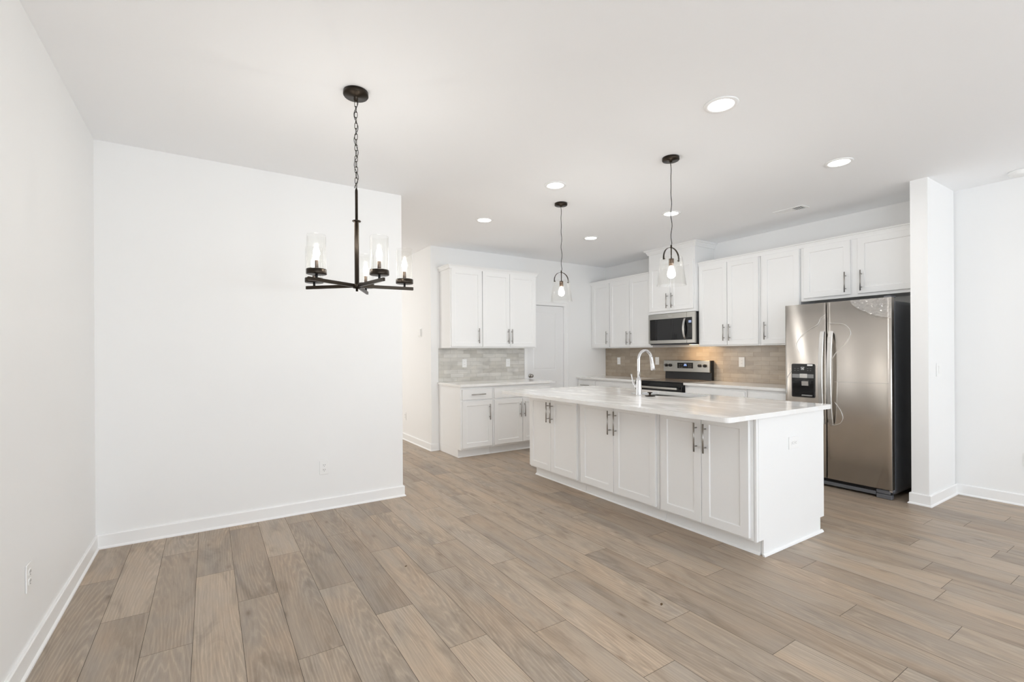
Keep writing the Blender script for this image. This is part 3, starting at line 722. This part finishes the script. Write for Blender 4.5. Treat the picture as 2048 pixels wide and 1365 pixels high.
cp = MB(); cp.prism([(5.581, 1.028), (5.609, 1.026), (5.609, 1.1845), (5.590, 1.1865), (5.583, 1.180)], 1, RY0 + .012, RY1 - .003, M_STEELR, .0015); cpo = cp.build('control_panel', rg)
for yy in (4.528, 4.453, 3.972, 3.892):
    k = MB(); k.lathe([(0, .026), (.018, .026), (.0205, .022), (.022, .0), (0, 0)], (5.5815, yy, 1.115), M_BLACKP, 24, (-1, 0, 0)); k.box(5.549, 5.556, yy - .003, yy + .003, 1.098, 1.132, M_BLACKP, .001)
    if yy > 4.5: k.box(5.5485, 5.549, yy - .001, yy + .001, 1.10, 1.13, M_WHITEP)
    k.build('knob', cpo)
k = MB(); k.box(5.5795, 5.5825, 4.078, 4.335, 1.075, 1.153, M_BLACKG, .001); k.build('display_panel', cpo)
k = MB(); k.box(5.5785, 5.5793, 4.183, 4.220, 1.118, 1.138, M_PALEB); k.box(5.5785, 5.5793, 4.176, 4.226, 1.108, 1.1182, M_BLUE); k.build('clock_display', cpo)
for i in range(2):
    for j in range(4): MB().box(5.5785, 5.5793, 4.105 + i * .03, 4.117 + i * .03, 1.083 + j * .016, 1.0865 + j * .016, M_DGREY).build('key_label', cpo)
for i in range(2):
    for j in range(2): MB().box(5.5785, 5.5793, 4.25 + i * .035, 4.268 + i * .035, 1.09 + j * .03, 1.0935 + j * .03, M_DGREY).build('key_label', cpo)

od = MB(); od.box(4.985, 5.034, RY0 + .004, RY1 - .004, .20, .902, M_BLACKG, .004); odo = od.build('oven_door', rg)
h_ = MB(); h_.box(4.925, 4.940, RY0 + .03, RY1 - .03, .822, .850, M_STEELR, .004)
for yy in (RY0 + .06, RY1 - .06): h_.box(4.938, 4.9855, yy - .012, yy + .012, .826, .846, M_STEELR, .002)
h_.build('handle', odo)
MB().box(4.99, 5.034, RY0 + .004, RY1 - .004, .03, .195, M_STEELR, .003).build('drawer', rg)
# ------------------------------------------------------------------ microwave
mw = thing('microwave', 'stainless over-the-range microwave with dark window under the raised cabinet', 'microwave', (0, 0, 0))
MZ0, MZ1 = 1.412, 1.8305
MB().box(5.292, 5.678, RY0 + .001, RY1 - .001, MZ0, MZ1, M_BLACKP, .002).build('body', mw)
XF = 5.262; SPL = 3.938
md = MB(); md.box(XF, 5.291, SPL + .001, RY1 - .001, MZ0 + .008, MZ1 - .003, M_STEELR, .003); mdo = md.build('door', mw)
MB().box(XF - .0015, XF + .001, SPL + .0015, 4.545, 1.465, 1.757, M_BLACKG).build('window', mdo)
mc = MB(); mc.box(XF, 5.291, RY0 + .001, SPL - .001, MZ0 + .008, MZ1 - .003, M_STEELR, .003); mco = mc.build('control_panel', mw)
MB().box(XF - .0015, XF + .001, 3.855, SPL - .0015, 1.465, 1.757, M_BLACKG).build('keypad', mco)
k = MB(); k.box(XF - .0022, XF - .0016, 3.866, 3.908, 1.685, 1.716, M_PALEB); k.build('display', mco)
k = MB()
for i in range(3):
    for j in range(10): MB().box(XF - .0022, XF - .0016, 3.868 + i * .018, 3.875 + i * .018, 1.50 + j * .017, 1.5035 + j * .017, M_DGREY).build('key_label', mco)
hd = MB(); n = 12; rows = []
for i in range(n + 1):
    s_ = i / n; z = 1.478 + (1.745 - 1.478) * s_; x = XF - .006 - .036 * sin(pi * s_) ** .8
    rows.append([hd.bm.verts.new((x + dx, 3.963 + dy, z)) for dx, dy in ((0, -.014), (0, .014), (.012, .014), (.012, -.014))])
fs = []
for A, B in zip(rows, rows[1:]): fs += [hd.bm.faces.new((A[j], A[(j + 1) % 4], B[(j + 1) % 4], B[j])) for j in range(4)]
fs += [hd.bm.faces.new(rows[0]), hd.bm.faces.new(rows[-1])]; hd._tag(fs, M_STEELH, False)
hd.build('handle', mdo)
# maker's mark on the door's top band
tc = bpy.data.curves.new('mark', 'FONT'); tc.body = 'Whirlpool'; tc.size = .016; tc.extrude = .0003; tc.align_x = 'CENTER'
to = bpy.data.objects.new('mark_tmp', tc); COL.objects.link(to)
bpy.context.view_layer.update()
me = bpy.data.meshes.new_from_object(to.evaluated_get(bpy.context.evaluated_depsgraph_get())); bpy.data.objects.remove(to); me.name = 'maker_mark'
me.materials.clear(); me.materials.append(M_WHITEP)
mo = bpy.data.objects.new('maker_mark', me); COL.objects.link(mo); mo.parent = mdo
mo.matrix_local = Matrix.Translation((XF - .0006, 4.20, 1.787)) @ Matrix(((0, 0, -1, 0), (-1, 0, 0, 0), (0, 1, 0, 0), (0, 0, 0, 1)))
k = MB(); k.box(5.30, 5.66, RY0 + .02, RY1 - .02, MZ0 - .012, MZ0 - .0005, M_GREYM, .003); k.build('vent_bottom', mw)
k = MB(); k.box(5.44, 5.50, 3.93, 4.03, MZ0 - .0135, MZ0 - .0122, M_UNDER); k.build('task_lamp', mw)
tl_ = bpy.data.lights.new('task_lamp_light', 'AREA'); tl_.shape = 'RECTANGLE'; tl_.size = .10; tl_.size_y = .06; tl_.energy = 3.4; tl_.color = (1., .70, .40)
tlo = bpy.data.objects.new('task_lamp_light', tl_); COL.objects.link(tlo); tlo.location = (5.50, 3.98, MZ0 - .02); tlo.rotation_euler = (0, radians(-18), 0); tlo.parent = mw

# ------------------------------------------------------------------ downlights
def downlight():
    t = thing('recessed_downlight', '', 'ceiling light', (0, 0, CEIL))
    MB().lathe([(.070, -.004), (.074, -.0065), (.093, -.005), (.096, -.0005), (.070, -.0005)], (0, 0, 0), M_TRIM, 40).build('trim_ring', t)
    MB().lathe([(0, -.0052), (.05, -.0052), (.0705, -.0042)], (0, 0, 0), M_LENS, 40, sharp=True).build('lens', t)
    return t
dl0 = downlight()
DLS = [(2.525, 1.645, 'largest lit recessed downlight, nearest the camera left of the pendants'), (4.06, 1.665, 'lit recessed downlight nearest the stub wall on the right'),
       (2.518, 3.20, 'lit recessed downlight just above the left pendant canopy'), (2.515, 4.437, 'lit recessed downlight furthest left over the coffee nook'),
       (4.045, 4.43, 'small lit recessed downlight between the two pendants, furthest back'), (4.05, 3.211, 'lit recessed downlight crossed by the right pendant cord')]
for i, (x, y, lb) in enumerate(DLS):
    o = dl0 if i == 0 else copy_tree(dl0); o.location = (x, y, CEIL); o['label'] = lb; o['group'] = 'recessed kitchen downlights'
# unseen downlights added behind the camera as fill for the room, dimmed
LENS_DIM = [c_ for c_ in dl0.children if c_.name.startswith('lens')][0].data.copy(); LENS_DIM.materials.clear()
LENS_DIM.materials.append(emis('downlight_lens_dim', (1., .99, .975), 8))
for i, (x, y) in enumerate(((.7, -.9), (2.6, -.9), (4.5, -.9), (.7, -3.9), (2.6, -3.9), (4.5, -3.9))):
    o = copy_tree(dl0); o.location = (x, y, CEIL); o['group'] = 'added living area downlights'
    for ch_ in o.children:
        if ch_.name.startswith('lens'): ch_.data = LENS_DIM
    o['label'] = 'added recessed downlight in the unseen living area behind the camera'
# hallway lamp behind the partition (out of the frame, lights the hall wall)
hl = copy_tree(dl0); hl.location = (1.2, 6.6, CEIL); hl['label'] = 'lit recessed downlight in the hallway behind the partition wall'
hl2 = copy_tree(dl0); hl2.location = (1.7, 8.0, CEIL); hl2['label'] = 'lit recessed downlight at the far end of the hallway'
hw = bpy.data.lights.new('hall_fill', 'AREA'); hw.shape = 'RECTANGLE'; hw.size = 1.6; hw.size_y = 2.0; hw.energy = 38; hw.color = (1, .99, .96)
ho = bpy.data.objects.new('hall_fill', hw); COL.objects.link(ho); ho.location = (-.55, 7.2, 1.3); ho.rotation_euler = (0, radians(-90), 0)

# ------------------------------------------------------------------ pendants
def pendant(x, y, label):
    t = thing('pendant_light', label, 'pendant light', (x, y, CEIL), 0, 'clear glass island pendants')
    MB().lathe([(0, -.0005), (.061, -.0005), (.062, -.018), (.059, -.022), (.012, -.024), (.011, -.034), (0, -.035)], (0, 0, 0), M_BRONZE, 36).build('canopy', t)
    pts = [(.0035 * sin(i * .9) + .005 * (i / 30), .003 * cos(i * .7), -.03 - i * (.625 / 30)) for i in range(31)]
    pts[-1] = (0, 0, -.655)
    MB().tube(pts, .0027, M_BLACKM, 8).build('cord', t)
    MB().tube([(0, 0, -.65), (0, 0, -.672), (0, 0, -.674), (0, 0, -.755)], [.006, .0065, .0045, .0045], M_BRONZE, 12).build('stem', t)
    b = MB(); R = .084; zc = -.745; rows = []; n = 22
    for i in range(n + 1):
        a = pi * i / n; ux, uz = cos(a), sin(a)
        px, pz = R * ux, zc + .076 * uz
        rows.append([b.bm.verts.new((px + ux * dr, dy, pz + uz * dr)) for dr, dy in ((0, -.006), (.0025, -.006), (.0025, .006), (0, .006))])
    for sgn, rr in ((1, rows[0]), (-1, rows[-1])): pass
    fs = []
    for A, B in zip(rows, rows[1:]): fs += [b.bm.faces.new((A[j], A[(j + 1) % 4], B[(j + 1) % 4], B[j])) for j in range(4)]
    fs += [b.bm.faces.new(rows[0]), b.bm.faces.new(rows[-1])]; b._tag(fs, M_BRONZE, False)
    for s_ in (-1, 1):
        b.box(s_ * (R + .00125) - .0013, s_ * (R + .00125) + .0013, -.006, .006, zc - .02, zc, M_BRONZE)
        b.tube([(s_ * (R - .012), 0, zc - .014), (s_ * (R + .006), 0, zc - .014)], .0035, M_BRONZE, 10)
    b.build('bail_handle', t)
    MB().lathe([(0, -.752), (.0185, -.752), (.0185, -.803), (.0165, -.805), (0, -.805)], (0, 0, 0), M_BRONZE2, 24).build('socket', t)
    MB().lathe([(0, -.805), (.013, -.806), (.016, -.82), (.026, -.842), (.0305, -.862), (.028, -.88), (.017, -.893), (0, -.898)], (0, 0, 0), M_BULB, 24).build('bulb', t)
    MB().lathe([(.0775, -.747), (.0785, -.745), (.0795, -.747), (.106, -.946), (.1065, -.949), (.1045, -.949), (.0775, -.747)], (0, 0, 0), M_GLASS, 48).build('glass_shade', t)
    return t
pendant(2.868, 3.56, 'smaller looking clear glass pendant over the left end of the island')
pendant(2.893, 2.295, 'larger looking clear glass pendant over the middle of the island')

# ------------------------------------------------------------------ chandelier
CX, CY = .690, 2.645
ch = thing('chandelier', 'dark bronze five arm chandelier with clear glass cylinders hanging on a chain', 'chandelier', (CX, CY, CEIL))
MB().lathe([(0, -.0005), (.066, -.0005), (.067, -.020), (.063, -.026), (.014, -.028), (.0115, -.03), (.0125, -.044), (.009, -.052), (0, -.053)], (0, 0, 0), M_BRONZE, 40).build('canopy', ch)
LK = MB(); n = 20; P = []
for i in range(n):
    a = 2 * pi * i / n; P.append((.0075 * cos(a), 0, .0115 * (1 if sin(a) > 0 else -1) * (abs(sin(a)) ** .8) + .006 * (1 if sin(a) > .01 else (-1 if sin(a) < -.01 else 0))))
LK.tube(P, .0017, M_BRONZE, 8, closed=True)
link = LK.build('chain_link', ch)
zs_ = []; z = -.064
pitch = .0303
for i in range(16):
    o = link if i == 0 else link.copy()
    if i: COL.objects.link(o); o.parent = ch
    o.location = (0, 0, -.066 - i * pitch); o.rotation_euler = (0, 0, YAW * -1 + (0 if i % 2 == 0 else pi / 2))
cpts = [(Rv.x * .0105 * sin(q * .42 + .9) + .004 * Fv.x * cos(q * .42), Rv.y * .0105 * sin(q * .42 + .9) + .004 * Fv.y * cos(q * .42), -.045 - q * .0092) for q in range(0, 54)]
MB().tube(cpts, .0017, M_BLACKM, 7).build('cord', ch)
MB().lathe([(0, -.532), (.004, -.532), (.007, -.543), (.0075, -.55), (.0075, -.709), (.022, -.711), (.024, -.714), (.022, -.717), (.0122, -.719), (.0122, -1.062), (.022, -1.063),
            (.0235, -1.066), (.0235, -1.082), (.019, -1.085), (.0065, -1.087), (.0065, -1.101), (0, -1.102)], (0, 0, 0), M_BRONZE, 32).build('stem', ch)
def arm():
    a = MB().box(.018, .312, -.006, .006, -.009, .009, M_BRONZE, .0008, 1).build('arm', ch, loc=(0, 0, CEIL and -1.071))
    xr = .262
    MB().tube([(xr, 0, .0092), (xr, 0, .026)], .0062, M_BLACKM, 12).build('cup_stem', a)
    MB().lathe([(0, .0255), (.045, .0255), (.0485, .027), (.049, .030), (.049, .050), (.0475, .052), (.0455, .0505), (.044, .045), (0, .045)], (xr, 0, 0), M_BRONZE, 40).build('candle_cup', a)
    MB().lathe([(0, .045), (.0095, .0455), (.0085, .096), (.007, .098), (0, .098)], (xr, 0, 0), M_BRONZE2, 18).build('candle_sleeve', a)
    MB().lathe([(0, .098), (.0065, .0985), (.009, .106), (.0165, .128), (.0165, .138), (.0115, .158), (.005, .174), (.001, .182), (0, .183)], (xr, 0, 0), M_CANDLE, 20).build('bulb', a)
    pl = bpy.data.lights.new('candle_light', 'POINT'); pl.energy = 2.0; pl.color = (1., .965, .905); pl.shadow_soft_size = .013
    po = bpy.data.objects.new('candle_light', pl); COL.objects.link(po); po.parent = a; po.location = (xr, 0, .188)
    MB().lathe([(.0450, .050), (.0450, .222), (.0463, .2232), (.0465, .222), (.0465, .050)], (xr, 0, 0), M_GLASS, 44).build('glass_shade', a)
    return a
a0 = arm()
for i in range(5):
    o = a0 if i == 0 else copy_tree(a0, ch); o.rotation_euler = (0, 0, radians(-152 + 72 * i)); o.location = (0, 0, -1.071)

# ------------------------------------------------------------------ wall plates (local: face at -y)
def outlet(label, loc, rz, w_=.07, h_=.114, kind='duplex', horiz=False, group=None):
    t = thing('switch_plate' if kind in ('switch', 'rocker') else 'wall_outlet', label, 'switch' if kind in ('switch', 'rocker') else 'outlet', loc, rz, group)
    if horiz: w_, h_ = h_, w_
    MB().box(-w_ / 2, w_ / 2, -.0065, -.0006, -h_ / 2, h_ / 2, M_PLATE, .002).build('cover_plate', t)
    if kind == 'duplex':
        for s_ in (-1, 1):
            c = Vector((s_ * .0195, 0, 0)) if horiz else Vector((0, 0, s_ * .0195))
            m = MB(); m.prism([(c.x + px, c.z + pz) for px, pz in rrect(-.0165, .0165, -.014, .014, .008, 4)], 1, -.0085, -.0062, M_PLATE)
            if horiz:
                m.box(c.x - .002, c.x + .006, -.0090, -.0084, c.z + .005, c.z + .007, M_SLOT); m.box(c.x - .002, c.x + .006, -.0090, -.0084, c.z - .007, c.z - .005, M_SLOT)
                m.box(c.x - .011, c.x - .007, -.0090, -.0084, c.z - .002, c.z + .002, M_SLOT)
            else:
                m.box(c.x - .0075, c.x - .005, -.0090, -.0084, c.z - .002, c.z + .008, M_SLOT); m.box(c.x + .005, c.x + .0075, -.0090, -.0084, c.z - .002, c.z + .008, M_SLOT)
                m.box(c.x - .0022, c.x + .0022, -.0090, -.0084, c.z - .011, c.z - .007, M_SLOT)
            m.build('receptacle', t)
    elif kind == 'decora':
        m = MB(); m.box(-.0165, .0165, -.0085, -.0062, -.033, .033, M_PLATE, .001)
        for s_ in (-1, 1):
            for dx in (-.006, .006): m.box(dx - .001, dx + .001, -.0089, -.0084, s_ * .018 - .003, s_ * .018 + .004, M_SLOT)
        m.build('receptacle', t)
    else:
        m = MB(); m.box(-.0165, .0165, -.0105, -.0062, -.033, .033, M_PLATE, .0015); m.build('rocker', t)
    return t
outlet('white duplex outlet low on the wide white partition wall', (.806, BACK_Y, .352), 0)
outlet('white duplex outlet low on the left wall beside the camera', (LEFT_X, 2.753, .370), pi / 2)
outlet('white horizontal outlet on the island end panel', (3.318, 1.6455, .682), 0, .082, .125, horiz=True)
outlet('left white outlet on the nook tile', (2.984, NOOK_Y - .0095, 1.164), 0, kind='decora')
outlet('right white outlet on the nook tile', (3.700, NOOK_Y - .0095, 1.160), 0, kind='decora')
outlet('white outlet on the tile left of the faucet', (MAIN_X - .0095, 5.548, 1.164), RM, kind='decora')
outlet('white outlet on the tile between faucet and range', (MAIN_X - .0095, 4.762, 1.172), RM, kind='decora')
outlet('white outlet on the tile between range and refrigerator', (MAIN_X - .0095, 3.427, 1.170), RM, w_=.078, h_=.125, kind='decora')
outlet('white switch plate on the stub wall right of the refrigerator', (5.262, PIL_Y0, 1.135), 0, .115, .114, kind='switch')
outlet('white outlet on the right wall at the edge of the photo', (RIGHT_X, .953, .385), RM)
outlet('small white outlet low on the hallway wall', (HALL_X, 6.846, .36), RM)
t = thing('thermostat', 'white thermostat on the hallway wall left of the nook', 'thermostat', (HALL_X, 6.235, 1.595), RM)
MB().box(-.06, .06, -.008, -.0006, -.06, .06, M_PLATE, .002).build('backplate', t); MB().box(-.048, .048, -.026, -.0082, -.045, .045, M_PLATE, .004).build('cover', t)

# ceiling register and smoke detector
t = thing('ceiling_vent', 'white slotted air register on the ceiling near the refrigerator cabinet', 'vent', (4.985, 2.482, CEIL), 0)
m = MB(); m.box(-.07, -.052, -.15, .15, -.006, -.0006, M_TRIM, .002); m.box(.052, .07, -.15, .15, -.006, -.0006, M_TRIM, .002)
m.box(-.052, .052, -.15, -.128, -.006, -.0006, M_TRIM, .002); m.box(-.052, .052, .128, .15, -.006, -.0006, M_TRIM, .002); m.build('frame', t)
MB().box(-.052, .052, -.128, .128, -.0022, -.0008, M_SLOT).build('duct_opening', t)
m = MB()
for i in range(16):
    y = -.122 + i * .0163; m.prism([(y - .0008, -.0025), (y + .0008, -.0025), (y + .0008, -.0075), (y - .0008, -.0075)] if i < 6 else [(y - .0078, -.003), (y + .0078, -.003), (y + .0078, -.0042), (y - .0078, -.0042)], 0, -.052, .052, M_TRIM)
m.build('louvres', t)
t = thing('smoke_detector', 'round white smoke detector on the ceiling at the right edge', 'smoke detector', (5.512, .965, CEIL), 0)
MB().lathe([(0, -.0005), (.07, -.0005), (.07, -.010), (.066, -.012)], (0, 0, 0), M_PLATE, 40).build('mounting_base', t)
MB().lathe([(.066, -.0122), (.062, -.026), (.05, -.034), (.02, -.036), (0, -.036)], (0, 0, 0), M_PLATE, 40).build('cover', t)

# bits of debris on the floor
M_CRUMB = mat('crumb', (.10, .055, .02), .8)
for (x, y, s_, lb) in ((1.005, 2.765, .009, 'tiny dark crumb lying on the floor in front of the partition wall'), (1.95, 1.62, .013, 'small brown crumb on the floor in front of the island'),
                       (1.44, 1.235, .008, 'tiny brown crumb on the floor at the bottom of the photo')):
    m = MB(); r = bmesh.ops.create_icosphere(m.bm, subdivisions=2, radius=s_)
    for v in r['verts']: v.co = Vector((v.co.x * random.uniform(.6, 1.2), v.co.y * random.uniform(.35, .6), max(-.0, v.co.z * .35)))
    m._tag(m.bm.faces, M_CRUMB, False); tag(m.build('crumb', loc=(x, y, .0003), rot=(0, 0, random.uniform(0, 3))), lb, 'debris')
